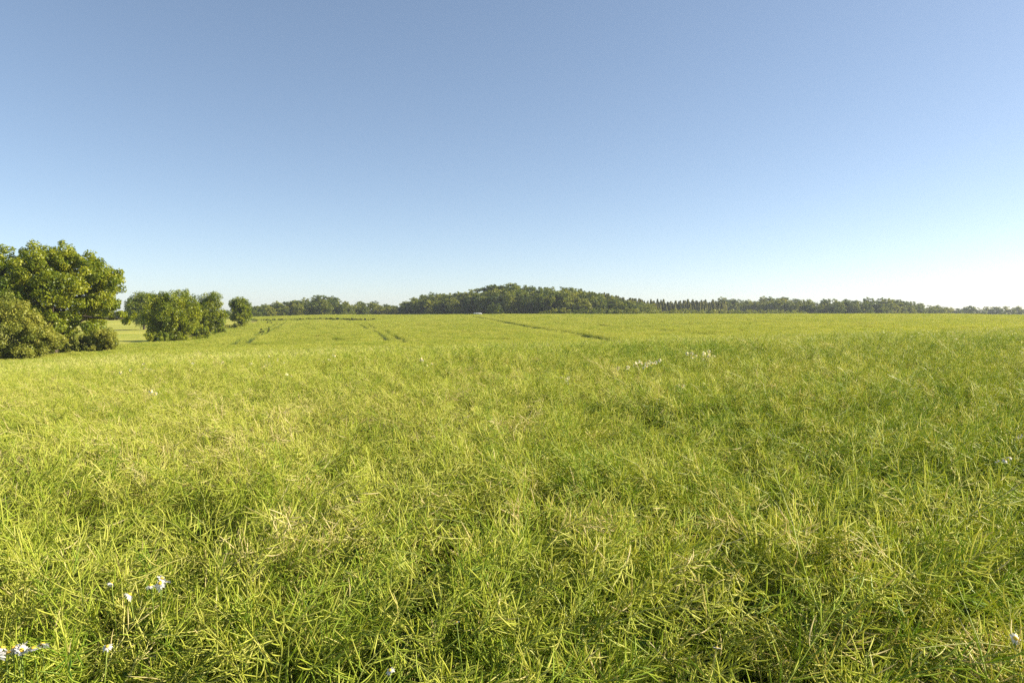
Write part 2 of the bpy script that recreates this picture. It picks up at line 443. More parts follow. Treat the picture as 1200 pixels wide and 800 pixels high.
def track_dist(x, y, P):
    d = np.full(len(x), 1e9)
    for (x0, y0), (x1, y1) in zip(P[:-1], P[1:]):
        vx, vy = x1 - x0, y1 - y0; L2 = vx * vx + vy * vy
        t = np.clip(((x - x0) * vx + (y - y0) * vy) / L2, 0, 1)
        d = np.minimum(d, np.hypot(x - x0 - t * vx, y - y0 - t * vy))
    return d
def clear_of_tracks(x, y, m):
    ok = np.ones(len(x), bool)
    for P, w in TRACKS: ok &= track_dist(x, y, P) > m
    return ok
def off_tracks(x, y):
    ok = np.ones(len(x), bool)
    for P, w in TRACKS:
        d = track_dist(x, y, P); b = N2(x, y, 6.0)
        if w > .7: ok &= (d > w + .4 * (b - .5)) | (b > .95)
        else: ok &= (np.abs(d - .9) > w + .3 * (b - .5)) | (b > .95)
    return ok
def sample(y0, y1, dens, slope=.82, mar=2.6):
    A = (y1 - y0) * 2 * (slope * y1 + mar); n = int(A * dens)
    y = rng.uniform(y0, y1, n); x = rng.uniform(-1, 1, n) * (slope * y1 + mar)
    k = np.abs(x) < slope * np.maximum(y, 0) + mar
    x, y = x[k], y[k]
    k = in_crop(x, y); return x[k], y[k]
def place(name, protos, x, y, hs, label, lean=.16, ripe_light=False):
    z = ground_z(x, y); n = len(x)
    yaw = -1.3 + 3.4 * (N3(x, y, 1.9) - .5) + rng.normal(0, .55, n)
    rot = np.c_[rng.normal(size=n) * lean, rng.normal(size=n) * lean, yaw]
    s = rng.uniform(.88, 1.12, n)
    scl = np.c_[s, s, s * hs]
    idx = rng.integers(0, len(protos), n)
    if ripe_light:
        u = .52 - .20 * np.tanh(x / 14) + .55 * (N1(x, y, 5.) - .5) + rng.normal(size=n) * .22  # patchy ripeness; sunlit left and backlit right also put into the plant colours
        idx = np.clip((u * len(protos)).astype(int), 0, len(protos) - 1)
    return scatter(name, protos, np.c_[x, y, z], rot, scl, idx, label, 'crop')

x, y = sample(-1.5, 22, 29)
k = (N1(x, y, .55) > .13) & ~((np.hypot(x, y) < .55))
x, y = x[k], y[k]
hs = (.89 + .28 * (.65 * N2(x, y, .7) + .35 * N3(x, y, 2.6))) * (.72 + .28 * np.clip((np.hypot(x, y) - 1.2) / 1.8, 0, 1))
place('rapeseed_crop', [plant(100 + i, 0) for i in range(12)], x, y, hs, 'tangled ripening rapeseed with long green and straw pods filling the foreground', .22, True)
x, y = sample(22, 60, 34, .82, 3)
k = (N1(x, y, .7) > .22) & off_tracks(x, y) & (rng.random(len(x)) > (y - 34) / 26); x, y = x[k], y[k]
hs = .88 + .32 * (.7 * N2(x, y, 1.1) + .3 * N3(x, y, 4.6))
place('rapeseed_crop', [plant(200 + i, 1) for i in range(12)], x, y, hs, 'yellow green rapeseed further into the field where the pods blur together', .2, True)
x, y = sample(34, 344, .95, .84, 6)
k = clear_of_tracks(x, y, 3.1) & (track_dist(x, y, HEDGE_T) > 3.0) & (rng.random(len(x)) < .12 + (y - 34) / 26); x, y = x[k], y[k]
hs = .74 + .50 * (.55 * N2(x, y, 2.6) + .45 * N3(x, y, 9.))
place('rapeseed_crop', [patch(300 + i) for i in range(8)], x, y, hs, 'smooth distant rapeseed rising to the crest of the field', .04)

# beside the wheel tracks the crop stands as single plants, so the two thin ruts stay open
xs, ys = [], []
for P, w in TRACKS:
    L = np.hypot(*np.diff(P, axis=0).T); n = int(L.sum() * 9.0 * 11)
    i = rng.choice(len(L), n, p=L / L.sum()); q = rng.random(n)
    p = P[i] + (P[i + 1] - P[i]) * q[:, None]
    d = (P[i + 1] - P[i]) / L[i][:, None]; o_ = rng.uniform(-4.4, 4.4, n)
    xs.append(p[:, 0] - d[:, 1] * o_); ys.append(p[:, 1] + d[:, 0] * o_)
x = np.concatenate(xs); y = np.concatenate(ys)
k = off_tracks(x, y) & in_crop(x, y) & (y > 46); x, y = x[k], y[k]
hs = .74 + .50 * (.55 * N2(x, y, 2.6) + .45 * N3(x, y, 9.))
place('rapeseed_crop', [patch(320 + i, 1, .06) for i in range(6)], x, y, hs, 'rapeseed plants along the wheel tracks in the far field', .04)

# ------------------------------------------------------------------ trees
def leaf_quads(c, nrm, L, W, r):
    n = len(c)
    s = np.cross(nrm, r.normal(size=(n, 3))); s /= np.linalg.norm(s, axis=1)[:, None] + 1e-9
    t = np.cross(nrm, s)
    L = L[:, None]; W = W[:, None]
    return np.stack((c - t * L * .5, c + s * W * .5 + nrm * L * .12, c + t * L * .5, c - s * W * .5 + nrm * L * .12), 1)

def crown(r, blobs, n_leaf, size, tn_sd=.18, flat=.8):
    """blobs: (x, y, z, radius, tone); leaves lie in the shells of many small clumps"""
    mb = MB()
    B = np.array(blobs, float)
    w = B[:, 3] ** 2; w /= w.sum()
    for b, ww in zip(B, w):
        n = max(6, int(n_leaf * ww))
        # sub-clumps inside the blob
        ns = max(3, int(3 + b[3] * 4))
        sd = r.normal(size=(ns, 3)); sd /= np.linalg.norm(sd, axis=1)[:, None]
        sc = b[:3] + sd * (b[3] * r.uniform(.45, .95, ns))[:, None] * np.array((1, 1, flat))
        sr = b[3] * r.uniform(.28, .48, ns)
        st = np.clip(b[4] + r.normal(size=ns) * .14, 0, 1)
        pick = r.integers(0, ns, n)
        d = r.normal(size=(n, 3)); d /= np.linalg.norm(d, axis=1)[:, None]
        c = sc[pick] + d * (sr[pick] * r.uniform(.5, 1.08, n))[:, None]
        nm = d * .8 + r.normal(size=(n, 3)) * .55 + np.array((0, 0, .25)); nm /= np.linalg.norm(nm, axis=1)[:, None]
        V = leaf_quads(c, nm, size * r.uniform(.7, 1.35, n), size * r.uniform(.45, .8, n), r)
        mb.add_many_quads(V, np.clip(st[pick] + r.normal(size=n) * tn_sd, 0, 1), 0)
    return mb

def trunk(r, H, rad, forks, blobs):
    mb = MB(); k = 6
    pts = np.c_[r.normal(size=k) * .04 * rad * 8, r.normal(size=k) * .04 * rad * 8, np.linspace(-.3, H, k)]
    pts[0, :2] = 0
    mb.tube(pts, rad * np.linspace(1.25, .7, k), 8, .5, 0)
    B = [blobs[i] for i in r.choice(len(blobs), min(forks, len(blobs)), replace=False)]
    for b in B:
        s = pts[r.integers(3, k)]
        e = np.array(b[:3]); m = s * .5 + e * .5 + np.array((0, 0, -.08 * np.linalg.norm(e - s)))
        t = np.linspace(0, 1, 6)[:, None]
        c = (1 - t) ** 2 * s + 2 * t * (1 - t) * m + t * t * e
        mb.tube(c, rad * np.linspace(.5, .08, 6), 6, .5, 0)
    return mb.mesh('trunk', [M['bark']], smooth=True)

def ellip_blobs(r, n, W, H, z0, br, tone=.5, bottom=0.0, D=None):
    """clump centres spread over an uneven dome W wide, z0..H high"""
    D = D or W
    out = []; rz = (H - z0) / 2; cz = (H + z0) / 2
    lump = [(r.uniform(0, 6.28), r.uniform(-.6, 1.1), r.uniform(.12, .30)) for _ in range(5)]
    for i in range(n):
        d = r.normal(size=3); d /= np.linalg.norm(d)
        if d[2] < -.55 and r.random() > bottom: d[2] = -d[2]
        q = r.uniform(.45, .98) ** .6
        a = math.atan2(d[1], d[0])
        k = min(1.08, 1 + sum(h * (math.cos(a - la) * .5 + .5) ** 3 * math.exp(-((d[2] - le) / .5) ** 2) for la, le, h in lump) - .12)
        b = r.uniform(.75, 1.25) * br
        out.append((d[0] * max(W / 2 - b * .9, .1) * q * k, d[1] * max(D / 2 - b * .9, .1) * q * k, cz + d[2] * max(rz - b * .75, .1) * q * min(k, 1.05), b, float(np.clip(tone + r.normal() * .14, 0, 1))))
    return out

def make_tree(name, px, depth, W, H, z0, n_b, br, n_leaf, size, mat, label, cat, seed, tone=.5, bottom=0., trunk_r=None, forks=8, extra=(), D=None, group=None, crown_name='crown'):
    r = np.random.default_rng(seed)
    x = at(px, 365, depth)[0]; z = gz(x, depth)
    root = empty(name, (x, depth, z)); tag(root, label, cat, group)
    bl = ellip_blobs(r, n_b, W, H, z0, br, tone, bottom, D) + list(extra)
    me = crown(r, bl, n_leaf, size).mesh(crown_name, [mat])
    obj(crown_name, me, root)
    if trunk_r: obj('trunk', trunk(r, max(z0 + .35 * (H - z0), 1.2), trunk_r, forks, bl), root)
    return root
def hgt(px, py_top, depth):
    x = at(px, 365, depth)[0]
    return (at(px, py_top, depth)[2] - gz(x, depth)) * 1.05

Hk = hgt(70, 284, 88)
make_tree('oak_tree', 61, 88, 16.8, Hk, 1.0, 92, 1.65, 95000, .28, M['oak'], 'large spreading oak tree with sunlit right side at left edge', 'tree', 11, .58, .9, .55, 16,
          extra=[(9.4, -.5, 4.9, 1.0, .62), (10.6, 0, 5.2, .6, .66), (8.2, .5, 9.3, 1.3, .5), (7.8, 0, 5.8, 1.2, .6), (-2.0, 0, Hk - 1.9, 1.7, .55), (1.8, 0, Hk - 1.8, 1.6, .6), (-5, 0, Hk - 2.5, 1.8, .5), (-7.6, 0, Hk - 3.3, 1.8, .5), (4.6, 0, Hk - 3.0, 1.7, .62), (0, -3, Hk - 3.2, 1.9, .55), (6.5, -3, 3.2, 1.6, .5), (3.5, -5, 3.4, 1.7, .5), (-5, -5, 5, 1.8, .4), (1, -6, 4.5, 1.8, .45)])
make_tree('hedge_bush', 2, 73, 11.0, hgt(2, 343, 73), -.3, 46, 1.35, 34000, .20, M['bush'], 'big olive green bush beside the field at far left, tallest of the hedge bushes', 'bush', 12, .6, 1.0, .14, 8, D=7)
make_tree('hedge_bush', 43, 74.5, 5.6, hgt(44, 378, 74.5), -.3, 24, .9, 15000, .18, M['bush'], 'rounded olive bush low in front of the oak trunk', 'bush', 13, .62, 1.0, .1, 5)
make_tree('hedge_bush', 122, 84, 5.2, hgt(122, 381, 84), -.3, 24, .85, 12000, .18, M['bush'], 'yellowish bush under the right edge of the oak crown', 'bush', 14, .66, 1.0, .1, 5)
make_tree('hedge_bush', 87, 83, 6.4, hgt(87, 387, 83), -.3, 22, .85, 12000, .18, M['bush'], 'low bush with brownish gaps directly below the oak', 'bush', 15, .5, 1.0, .1, 5)
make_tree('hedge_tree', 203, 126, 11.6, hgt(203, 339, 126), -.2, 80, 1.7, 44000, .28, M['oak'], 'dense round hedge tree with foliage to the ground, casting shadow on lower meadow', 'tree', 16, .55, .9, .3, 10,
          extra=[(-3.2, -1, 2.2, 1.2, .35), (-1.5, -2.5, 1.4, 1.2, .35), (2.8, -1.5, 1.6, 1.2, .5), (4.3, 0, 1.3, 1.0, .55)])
make_tree('hedge_tree', 168, 215, 13.0, hgt(168, 339, 215), -.2, 60, 2.2, 20000, .42, M['oak'], 'bluish distant tree behind the dense round hedge tree', 'tree', 17, .4, .7, .3, 8)
make_tree('hedge_tree', 244, 152, 8.4, hgt(244, 340, 152), -.3, 64, 1.5, 26000, .28, M['oak'], 'rounded hedge tree with dark hollow on its left', 'tree', 18, .56, .8, .25, 8)
make_tree('hedge_tree', 281, 186, 7.2, hgt(281, 348, 186), -.2, 50, 1.4, 14000, .32, M['oak'], 'smaller round tree at the far end of the hedge', 'tree', 19, .5, .8, .22, 8)
make_tree('hedge_bush', 231, 138, 5.0, hgt(231, 376, 138), -.2, 18, .9, 7000, .24, M['oak'], 'low scrub filling the gap right of the dense round hedge tree', 'bush', 21, .5, 1.0, .1, 4)
make_tree('hedge_bush', 184, 120, 4.6, hgt(184, 387, 120), -.2, 18, .8, 7000, .22, M['oak'], 'dark scrub at the left foot of the dense round hedge tree', 'bush', 22, .4, 1.0, .1, 4)
make_tree('hedge_bush', 257, 162, 4.0, hgt(257, 374, 162), -.2, 14, .8, 5000, .24, M['oak'], 'scrub between the rounded hedge tree and the farthest one', 'bush', 23, .5, 1.0, .1, 4)
make_tree('hedge_bush', 273, 181, 4.2, hgt(273, 376.5, 181), -.2, 12, .7, 4000, .24, M['bush'], 'tiny low bush at the foot of the farthest hedge tree', 'bush', 20, .6, 1.0, .08, 4)

# weeds and dry grass along the hedge foot
def grass_tuft(seed):
    r = np.random.default_rng(seed); mb = MB()
    for i in range(70):
        a = r.uniform(0, 6.28); q = .45 * math.sqrt(r.random()); b = np.array((q * math.cos(a), q * math.sin(a), 0))
        h = r.uniform(.4, 1.0); d = np.array((r.normal() * .3, r.normal() * .3, 1.0))
        t = np.linspace(0, 1, 4)[:, None]
        mb.ribbon(b + d * h * t + np.array((r.normal() * .25, r.normal() * .25, -.15)) * t ** 2 * h, np.array((.02, .02, .016, .004)), unit(r.normal(size=3) * np.array((1, 1, .1))), r.random(), 0)
    return mb.mesh('dry_grass', [M['dry']])
n = 1500
yy = rng.uniform(60, 240, n); xx = edge_x(yy) + rng.normal(size=n) * .9 - .4
s = rng.uniform(.7, 1.2, n)
scatter('dry_grass', [grass_tuft(i) for i in range(4)], np.c_[xx, yy, ground_z(xx, yy)], np.c_[np.zeros(n), np.zeros(n), rng.uniform(0, 6, n)], np.c_[s, s, s], rng.integers(0, 4, n),
        'strip of dry pinkish grass along the foot of the hedge', 'grass')

# dark ditch-side hedge strip across the upper left of the field, and tall dark weeds
r = np.random.default_rng(50)
bl = []
for (x0, y0), (x1, y1) in zip(HEDGE_T[:-1], HEDGE_T[1:]):
    L = math.hypot(x1 - x0, y1 - y0); k = int(L / .45)
    for i in range(k):
        q = (i + r.random()) / k; X = x0 + (x1 - x0) * q + r.normal() * .3; Y = y0 + (y1 - y0) * q + r.normal() * .3
        bl.append((X, Y, gz(X, Y) + r.uniform(.55, .95), r.uniform(.35, .55), .4))
bl = [(b[0] - HEDGE_T[0][0], b[1] - HEDGE_T[0][1], b[2] - gz(*HEDGE_T[0]), b[3], b[4]) for b in bl]
h = obj('low_hedge', crown(r, bl, 14000, .22).mesh('low_hedge', [M['weed']])); h.location = (HEDGE_T[0][0], HEDGE_T[0][1], gz(*HEDGE_T[0]))
tag(h, 'thin dark hedge line crossing the upper left part of the field', 'hedge')
def weed_mesh(seed):
    r = np.random.default_rng(seed)
    bl = [(r.normal() * .15, r.normal() * .15, z, .32, .3) for z in np.linspace(.3, 1.35, 5)]
    mb = crown(r, bl, 380, .16)
    mb.tube(np.array(((0, 0, -.1), (0, 0, .7), (.03, 0, 1.4))), (.02, .015, .006), 5, .3, 0)
    return mb.mesh('tall_weed', [M['weed']])
wm = [weed_mesh(60 + i) for i in range(3)]
for i, (px, py) in enumerate([(313.5, 379), (318, 379), (314, 387), (306, 388), (307, 392.5)]):
    p = hit(px, py); o = obj('tall_weed', wm[i % 3]); o.location = (p[0], p[1], gz(p[0], p[1])); o.rotation_euler.z = i * 1.3; o.scale = (.85, .85, .98)
    tag(o, 'small dark weed standing above the crop near the far end of the hedge', 'weed', 'dark weeds in the crop')

# ------------------------------------------------------------------ far woods: every tree an object, meshes shared between copies
def wood_mesh(seed, wide=1.0):
    r = np.random.default_rng(seed)                       # unit tree: 1 high
    bl = ellip_blobs(r, 46, .66 * wide, 1.0, -.18, .135, .5, 1.0)
    return crown(r, bl, 4200, .042, .16).mesh('broadleaf_tree', [M['wood']])
def conifer_mesh(seed):
    r = np.random.default_rng(seed); mb = MB(); n = 2600
    t = r.random(n) ** .75; z = .04 + .95 * (1 - t)
    tier = np.abs(((z * 11) % 1) - .4)
    rad = (.025 + .22 * (1 - z) ** .75) * (1.05 - .5 * tier) * np.sqrt(r.uniform(.25, 1, n)); a = r.uniform(0, 6.28, n)
    c = np.c_[rad * np.cos(a), rad * np.sin(a), z - rad * .35]
    nm = np.c_[np.cos(a) * .6, np.sin(a) * .6, np.full(n, .8)] + r.normal(size=(n, 3)) * .4; nm /= np.linalg.norm(nm, axis=1)[:, None]
    mb.add_many_quads(leaf_quads(c, nm, .055 * r.uniform(.7, 1.3, n), .028 * r.uniform(.7, 1.3, n), r), np.clip(.5 + r.normal(size=n) * .2, 0, 1))
    mb.tube(np.array(((0, 0, -.03), (0, 0, .5), (0, 0, .96))), (.014, .009, .003), 5, .1, 0)
    return mb.mesh('conifer_tree', [M['conifer']])
def shrub_mesh(seed):
    r = np.random.default_rng(seed)
    return crown(r, ellip_blobs(r, 16, 1.25, 1.0, -.15, .2, .55, 1.0), 900, .07, .16).mesh('shrub', [M['wood']])
WM = [wood_mesh(400 + i, 1.0 + .12 * (i % 3)) for i in range(8)]
CM = [conifer_mesh(420 + i) for i in range(5)]
SM = [shrub_mesh(440 + i) for i in range(5)]

def plant_wood(seed, meshes, name, front, top, rows, spacing, label, cat, group, hmax, hmin, wfac=1.3, jit=.35):
    r = np.random.default_rng(seed)
    F = np.array(front, float); T = np.array(top, float)
    px = F[0, 0]; cnt = 0
    for row in range(rows):
        px = F[0, 0] + r.uniform(0, 4)
        while px < F[-1, 0]:
            d = np.interp(px, F[:, 0], F[:, 1]) + row * spacing * 1.05 + r.normal() * spacing * jit
            x = at(px, 365, d)[0]; z = gz(x, d)
            want = at(px, np.interp(px, T[:, 0], T[:, 1]), d)[2] - z + 1.3
            k = .72 + .28 * row / max(rows - 1, 1)
            h = float(np.clip(want * k * (r.uniform(.84, 1.04) if name == 'conifer_tree' else r.uniform(.95, 1.05)), hmin, hmax))
            o = obj(name, meshes[r.integers(len(meshes))]); o.location = (x, d, z)
            w = h * wfac * r.uniform(.85, 1.2); w = max(w, spacing * 1.9)
            if name == 'conifer_tree': w = h * r.uniform(.8, 1.15)
            o.scale = (w, w, h); o.rotation_euler.z = r.uniform(0, 6.28)
            tag(o, label, cat, group); cnt += 1
            px += spacing * 800 / d * r.uniform(.5, 1.5)
    return cnt
nA = plant_wood(1, WM, 'broadleaf_tree', [(472, 440), (520, 405), (580, 378), (640, 358), (690, 350), (735, 362), (765, 400)],
    [(470, 357), (482, 349), (490, 346.5), (510, 343.5), (530, 342.5), (550, 341), (565, 336.5), (580, 332), (592, 330.5), (607, 331), (630, 335), (650, 336), (667, 334.5), (682, 339), (700, 343), (720, 348.5), (745, 353.5), (770, 356)],
    6, 6.6, 'broadleaf tree in the dense wood on the central knoll beyond the field', 'tree', 'trees of the central wood', 22, 5)
nB = plant_wood(2, CM, 'conifer_tree', [(678, 470), (720, 452), (760, 470), (850, 500)],
    [(676, 338), (690, 341), (712, 345), (735, 350), (760, 352.5), (800, 352.5), (850, 352.5)], 7, 2.7,
    'pointed conifer in the plantation to the right of the central wood', 'conifer', 'conifers of the plantation', 17, 5, 1.0)
nC = plant_wood(3, WM, 'broadleaf_tree', [(832, 610), (880, 560), (930, 525), (985, 485), (1045, 510), (1110, 590)],
    [(832, 354), (850, 348.5), (868, 349.5), (884, 352), (900, 348), (915, 345.5), (935, 349), (955, 352), (968, 351), (985, 349.5), (1000, 351), (1020, 349.5), (1042, 350), (1060, 351.5), (1080, 355), (1100, 359.5), (1120, 361)],
    4, 7.5, 'broadleaf tree in the long wood on the right horizon', 'tree', 'trees of the right wood', 20, 4)
nD = plant_wood(4, WM, 'broadleaf_tree', [(1104, 700), (1290, 760)], [(1100, 360.5), (1130, 361), (1150, 359.5), (1200, 359), (1290, 357)], 2, 10.0,
    'small pale tree of the farthest belt at the right edge', 'tree', 'trees of the farthest belt', 12, 4)
nE = plant_wood(5, WM, 'broadleaf_tree', [(288, 400), (330, 420), (400, 430), (474, 470)],
    [(288, 359), (305, 357.5), (322, 355.5), (336, 348.5), (350, 350), (362, 349.5), (374, 346), (386, 345), (394, 347), (402, 353), (418, 352.5), (438, 353.5), (455, 357), (474, 359)], 4, 7.5,
    'broadleaf tree in the low wood left of centre above the field crest', 'tree', 'trees of the left wood', 16, 4)
nF = plant_wood(6, SM, 'shrub', [(640, 342), (700, 338), (760, 352), (850, 420), (940, 440)], [(640, 362), (700, 359), (800, 359.5), (940, 362)], 2, 5.0,
    'low rounded shrub along the woodland edge behind the crest', 'shrub', 'shrubs along the wood edge', 5.5, 2.5)
nG = plant_wood(7, WM, 'broadleaf_tree', [(-60, 300), (60, 320), (140, 330), (300, 360)], [(-60, 362), (140, 361), (300, 360)], 1, 9,
    'tree in the far row glimpsed below the hedge trees', 'tree', 'far row behind the hedge', 9, 4)
print('wood counts', nA, nB, nC, nD, nE, nF, nG)

def single(name, meshes, px, depth, top, w, label, cat, seed):
    x = at(px, 365, depth)[0]; z = gz(x, depth); h = at(px, top, depth)[2] - z
    o = obj(name, meshes[seed % len(meshes)]); o.location = (x, depth, z); o.scale = (w, w, h); o.rotation_euler.z = seed
    tag(o, label, cat); return o
single('broadleaf_tree', WM, 580, 352, 353, 14, 'lone lighter tree standing in front of the shaded centre wood', 'tree', 1)
single('broadleaf_tree', WM, 1137, 640, 356, 14, 'taller tree poking above the low trees at far right', 'tree', 2)
single('shrub', SM, 410, 400, 356.5, 5.5, 'tan coloured shrub at the right end of the left wood', 'shrub', 3)
single('shrub', SM, 906, 425, 362, 6.5, 'round bright shrub in front of the right wood', 'shrub', 4)
single('shrub', SM, 929, 425, 363.5, 7, 'second round shrub right of the bright one, before the right wood', 'shrub', 6)

# ------------------------------------------------------------------ white van beyond the crest
def box(mb, x0, x1, y0, y1, z0, z1, tx=0, mat=0):
    v = [(x0, y0, z0), (x1, y0, z0), (x1, y1, z0), (x0, y1, z0), (x0 + tx, y0 + .08, z1), (x1 - tx, y0 + .08, z1), (x1 - tx, y1 - .08, z1), (x0 + tx, y1 - .08, z1)]
    mb.add(v, [[3, 2, 1, 0], [4, 5, 6, 7], [0, 1, 5, 4], [1, 2, 6, 5], [2, 3, 7, 6], [3, 0, 4, 7]], .5, mat)
vd = 312.0
vx = at(561, 365, vd)[0]; vz = gz(vx, vd)
van = empty('white_van', (vx, vd, vz), R(4)); tag(van, 'tiny white vehicle partly hidden behind the field crest before the dark wood', 'vehicle')
prof = [(-2.3, .35), (2.35, .35), (2.42, .95), (1.75, 1.12), (1.15, 1.95), (-2.15, 2.0), (-2.3, 1.8)]
mb = MB(); k = len(prof)
V = [(px_, -.92 + (.1 if z_ > 1.2 else 0), z_) for px_, z_ in prof] + [(px_, .92 - (.1 if z_ > 1.2 else 0), z_) for px_, z_ in prof]
mb.add(V, [list(range(k)), list(range(2 * k - 1, k - 1, -1))] + [[i, i + k, (i + 1) % k + k, (i + 1) % k] for i in range(k)])
body = obj('body', mb.mesh('body', [M['van']]), van)
bv = body.modifiers.new('bevel', 'BEVEL'); bv.width = .06; bv.segments = 2
for s in (-1, 1):
    for (a0, a1) in ((.35, 1.25), (-1.0, .25), (-2.0, -1.1)):
        w = MB(); ys = s * .925
        w.add([(a0, ys, 1.22), (a1, ys, 1.22), (a1 - (.38 if a1 > 1 else .03), s * .835, 1.78), (a0 + .03, s * .835, 1.78)], [[0, 1, 2, 3] if s < 0 else [3, 2, 1, 0]])
        o = obj('window', w.mesh('window', [M['glass']]), van)
        so = o.modifiers.new('solid', 'SOLIDIFY'); so.thickness = .02
    for wx in (-1.45, 1.5):
        t = MB(); a = np.linspace(0, 2 * math.pi, 25)[:-1]
        ring = lambda rad, yy: [(rad * math.cos(q), yy, rad * math.sin(q)) for q in a]
        V = ring(.33, -.1) + ring(.33, .1) + ring(.2, -.1) + ring(.2, .1); n_ = 24
        t.add(V, [[i, (i + 1) % n_, n_ + (i + 1) % n_, n_ + i] for i in range(n_)] + [[i, 2 * n_ + i, 2 * n_ + (i + 1) % n_, (i + 1) % n_] for i in range(n_)] + [[n_ + i, n_ + (i + 1) % n_, 3 * n_ + (i + 1) % n_, 3 * n_ + i] for i in range(n_)])
        wh = obj('wheel', t.mesh('wheel', [M['tyre']]), van); wh.location = (wx, s * .84, .33)
        q = MB(); q.add(ring(.2, -.08) + ring(.2, .08), [list(range(n_))[::-1], list(range(n_, 2 * n_))] + [[i, (i + 1) % n_, n_ + (i + 1) % n_, n_ + i] for i in range(n_)])
        obj('rim', q.mesh('rim', [M['rim']]), wh)
    hl = MB(); box(hl, 2.3, 2.44, s * .62 - .16, s * .62 + .16, .72, .92); obj('headlight', hl.mesh('headlight', [M['lampglass']]), van)
    tl = MB(); box(tl, -2.34, -2.26, s * .75 - .08, s * .75 + .08, .9, 1.3); obj('tail_light', tl.mesh('tail_light', [M['redlens']]), van)
w = MB(); w.add([(1.77, -.78, 1.14), (1.77, .78, 1.14), (1.19, .68, 1.9), (1.19, -.68, 1.9)], [[0, 1, 2, 3]])
o = obj('windscreen', w.mesh('windscreen', [M['glass']]), van); so = o.modifiers.new('solid', 'SOLIDIFY'); so.thickness = .02; so.offset = 1

# ------------------------------------------------------------------ white flowers in the crop
def petals_mesh(seed, rad, mat, droop=.15):
    r = np.random.default_rng(seed); mb = MB(); n = 13
    for i in range(n):
        a = i * 2 * math.pi / n + r.normal() * .06
        d = np.array((math.cos(a), math.sin(a), 0)); s = np.array((-math.sin(a), math.cos(a), 0))
        t = np.linspace(.18, 1, 4); L = rad * r.uniform(.9, 1.08); dr = droop * r.uniform(.2, 1.8)
        mb.ribbon(d[None, :] * (L * t)[:, None] + np.array((0, 0, -1.0))[None, :] * (L * dr * t ** 2)[:, None], np.array((.12, .26, .30, .14)) * rad * 1.15, s + np.array((0, 0, r.normal() * .15)), r.random(), 0)
    return mb.mesh('petals', [mat])
def disc_mesh(rad):
    mb = MB(); a = np.linspace(0, 2 * math.pi, 13)[:-1]; V = []; F = []
    prof = [(1, -.25), (1, .1), (.75, .45), (.35, .62)]
    for q, z in prof: V += [(q * rad * math.cos(t), q * rad * math.sin(t), z * rad) for t in a]
    for i in range(3):
        for j in range(12): F.append([i * 12 + j, i * 12 + (j + 1) % 12, (i + 1) * 12 + (j + 1) % 12, (i + 1) * 12 + j])
    F.append(list(range(36, 48))); F.append(list(range(12))[::-1])
    mb.add(V, F); return mb.mesh('disc', [M['disc']], smooth=True)
PET = [petals_mesh(500 + i, .0165, M['petal'], .1 + .25 * i) for i in range(4)]
PETF = [petals_mesh(520 + i, .0145, M['petalfar'], .1 + .25 * i) for i in range(4)]
DSC = disc_mesh(.0062)
from mathutils import Euler
def flower_plant(px, py, heads, label, spread=.05, scale=1.0, seed=0, up=.02, pet=None, tilt=.35, group='white daisies in the crop'):
    r = np.random.default_rng(900 + seed)
    p = hit(px, py)
    z = gz(p[0], p[1]); top = p[2] + up - z
    root = empty('daisy_plant', (p[0], p[1], z)); tag(root, label, 'flower', group)
    for i in range(heads):
        off = np.array((r.normal() * spread, r.normal() * spread * 1.2, top + r.normal() * spread * .35))
        if heads == 1: off[:2] = 0
        base = np.array((r.normal() * .03, r.normal() * .03, 0))
        t = np.linspace(0, 1, 6)[:, None]
        mid = np.array((base[0], base[1], top * .6))
        c = (1 - t) ** 2 * base + 2 * t * (1 - t) * mid + t * t * off
        st = MB(); st.tube(c, np.linspace(.0022, .0014, 6), 4, .4, 0)
        hd = obj('flower_head', (pet or PET)[int(r.integers(0, 4))], root); hd.location = off
        # heads face the light and the sky
        hd.rotation_euler = Euler((r.normal() * .35 + tilt, r.normal() * .35 + .25, r.uniform(0, 6.28)))
        hd.scale = (scale,) * 3
        d = obj('disc', DSC, hd)
        obj('stem', st.mesh('stem', [M['stem']]), root)
FL = [(182, 689, 4, 'cluster of four white daisies in the left foreground, brightest of the flowers', .024, 1.25),
      (152, 701, 1, 'single bluish white daisy just left of the four-flower cluster', .02, 1.2),
      (131, 690, 1, 'wilted narrow white daisy above the lower left flowers', .02, .8),
      (6, 771, 3, 'white daisies cut by the left edge in the bottom corner', .02, 1.25),
      (30, 763, 5, 'row of white daisies near the bottom left corner', .03, 1.2),
      (54, 764, 2, 'pair of white daisies right of the bottom corner row', .016, 1.25),
      (126, 767, 1, 'lone white daisy low in the left foreground', .02, .95),
      (457, 791, 1, 'white daisy at the bottom edge left of centre', .02, .8),
      (535, 737, 1, 'small faint daisy deep in the crop at bottom centre', .02, .7),
      (840, 764, 1, 'small daisy half sunk among pods at bottom right of centre', .02, .8),
      (1190, 756, 1, 'greyish white daisy near the bottom right corner', .02, 1.1),
      (1188, 512, 6, 'flat cluster of white flowers at the right edge, upper one', .05, 1.05),
      (1190, 546, 5, 'flat cluster of white flowers at the right edge, lower one', .05, 1.0)]
for i, (px, py, k, lab, sp, sc) in enumerate(FL): flower_plant(px, py, k, lab, sp, sc, i)
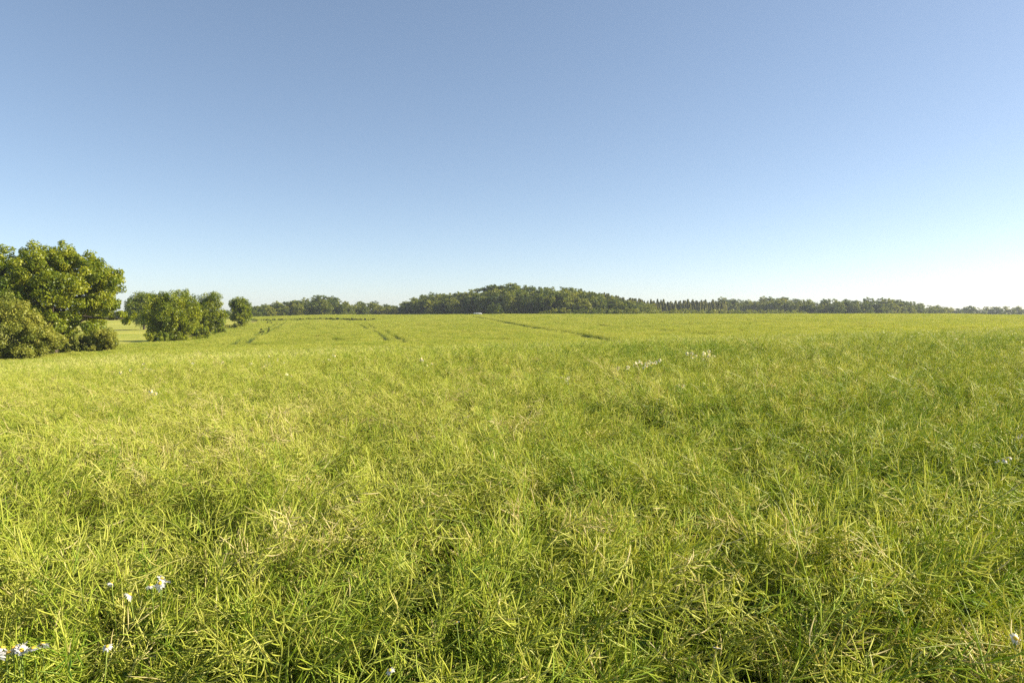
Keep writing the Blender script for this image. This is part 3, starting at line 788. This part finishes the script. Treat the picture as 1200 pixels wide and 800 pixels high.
FAR = [(757, 432, 16, 'dense group of cream white blossoms in the middle of the field', .17, 1.7),
       (823, 420, 12, 'bright cream white blossoms highest on the right of mid field', .17, 2.0),
       (732, 438, 4, 'small cream blossom patch left of the dense mid field group', .08, 1.6),
       (668, 452, 6, 'pale blossoms scattered left of centre in mid field', .15, 1.4),
       (800, 459, 4, 'faint pale blossoms below the bright mid field groups', .1, 1.3),
       (318, 428, 10, 'white blossoms along the near crest on the left', .35, 1.7),
       (390, 424, 8, 'white blossoms on the near crest above left centre', .3, 1.7),
       (222, 432, 10, 'streak of white blossoms on the left near crest', .4, 1.6),
       (174, 437, 8, 'leftmost pale blossoms on the near crest', .3, 1.6),
       (496, 429, 5, 'small pale blossoms near the middle of the near crest', .2, 1.5),
       (1132, 404, 5, 'pale blossoms on the near crest far right', .25, 1.7),
       (178, 467, 2, 'two pale blossoms below the left crest streak', .05, 1.4),
       (338, 446, 2, 'two pale blossoms below the left centre crest', .05, 1.4)]
for i, (px, py, k, lab, sp, sc) in enumerate(FAR): flower_plant(px, py, k, lab, sp * .7, sc * 1.45, 40 + i, .10, PETF, 1.05, 'pale blossoms out in the field')

# ------------------------------------------------------------------ haze
USE_HAZE = True
if USE_HAZE:
    mb = MB()
    X0, X1, Y0, Y1, Z0, Z1 = -1500, 1500, -300, 1500, -14, 28
    mb.add([(X0, Y0, Z0), (X1, Y0, Z0), (X1, Y1, Z0), (X0, Y1, Z0), (X0, Y0, Z1), (X1, Y0, Z1), (X1, Y1, Z1), (X0, Y1, Z1)],
           [[3, 2, 1, 0], [4, 5, 6, 7], [0, 1, 5, 4], [1, 2, 6, 5], [2, 3, 7, 6], [3, 0, 4, 7]])
    hm, nt, n, l = new_mat('haze')
    out = n.new('ShaderNodeOutputMaterial'); pv = n.new('ShaderNodeVolumePrincipled')
    pv.inputs['Color'].default_value = (.80, .88, 1.0, 1); pv.inputs['Density'].default_value = .00017; pv.inputs['Anisotropy'].default_value = .2
    l.new(pv.outputs[0], out.inputs['Volume'])
    hz = obj('haze', mb.mesh('haze', [hm])); tag(hz, kind='stuff')

# ------------------------------------------------------------------ light
w = bpy.data.worlds.new('World'); scene.world = w; w.use_nodes = True
nt = w.node_tree; n, l = nt.nodes, nt.links; n.clear()
out = n.new('ShaderNodeOutputWorld'); bg = n.new('ShaderNodeBackground'); sk = n.new('ShaderNodeTexSky')
sk.sky_type = 'NISHITA'; sk.sun_disc = False
sk.sun_elevation = R(SUN_EL); sk.sun_rotation = R(SUN_AZ)
sk.altitude = 1200; sk.air_density = .8; sk.dust_density = 1.1; sk.ozone_density = 3.0
bg.inputs['Strength'].default_value = .113
gm_ = n.new('ShaderNodeGamma'); gm_.inputs[1].default_value = .78
ti = n.new('ShaderNodeMix'); ti.data_type = 'RGBA'; ti.blend_type = 'MULTIPLY'; ti.inputs[0].default_value = 1; ti.inputs[7].default_value = (1.06, 1.01, .95, 1)
l.new(sk.outputs[0], gm_.inputs[0]); l.new(gm_.outputs[0], ti.inputs[6]); l.new(ti.outputs[2], bg.inputs[0]); l.new(bg.outputs[0], out.inputs[0])
sd = bpy.data.lights.new('sun', 'SUN'); sd.energy = 5.0; sd.angle = R(.53); sd.color = (1.0, .885, .68)
so = bpy.data.objects.new('sun', sd); COL.objects.link(so)
to_sun = Vector((math.sin(R(SUN_AZ)) * math.cos(R(SUN_EL)), math.cos(R(SUN_AZ)) * math.cos(R(SUN_EL)), math.sin(R(SUN_EL))))
so.rotation_euler = to_sun.to_track_quat('Z', 'Y').to_euler(); so.location = (30, -20, 40)

vs = scene.view_settings
vs.view_transform = 'Standard'; vs.look = 'None'; vs.gamma = 1; vs.exposure = 1.2; vs.use_curve_mapping = False
cy = scene.cycles
cy.max_bounces = 5; cy.diffuse_bounces = 3; cy.glossy_bounces = 1; cy.transmission_bounces = 3; cy.volume_bounces = 0; cy.transparent_max_bounces = 4
cy.use_denoising = False
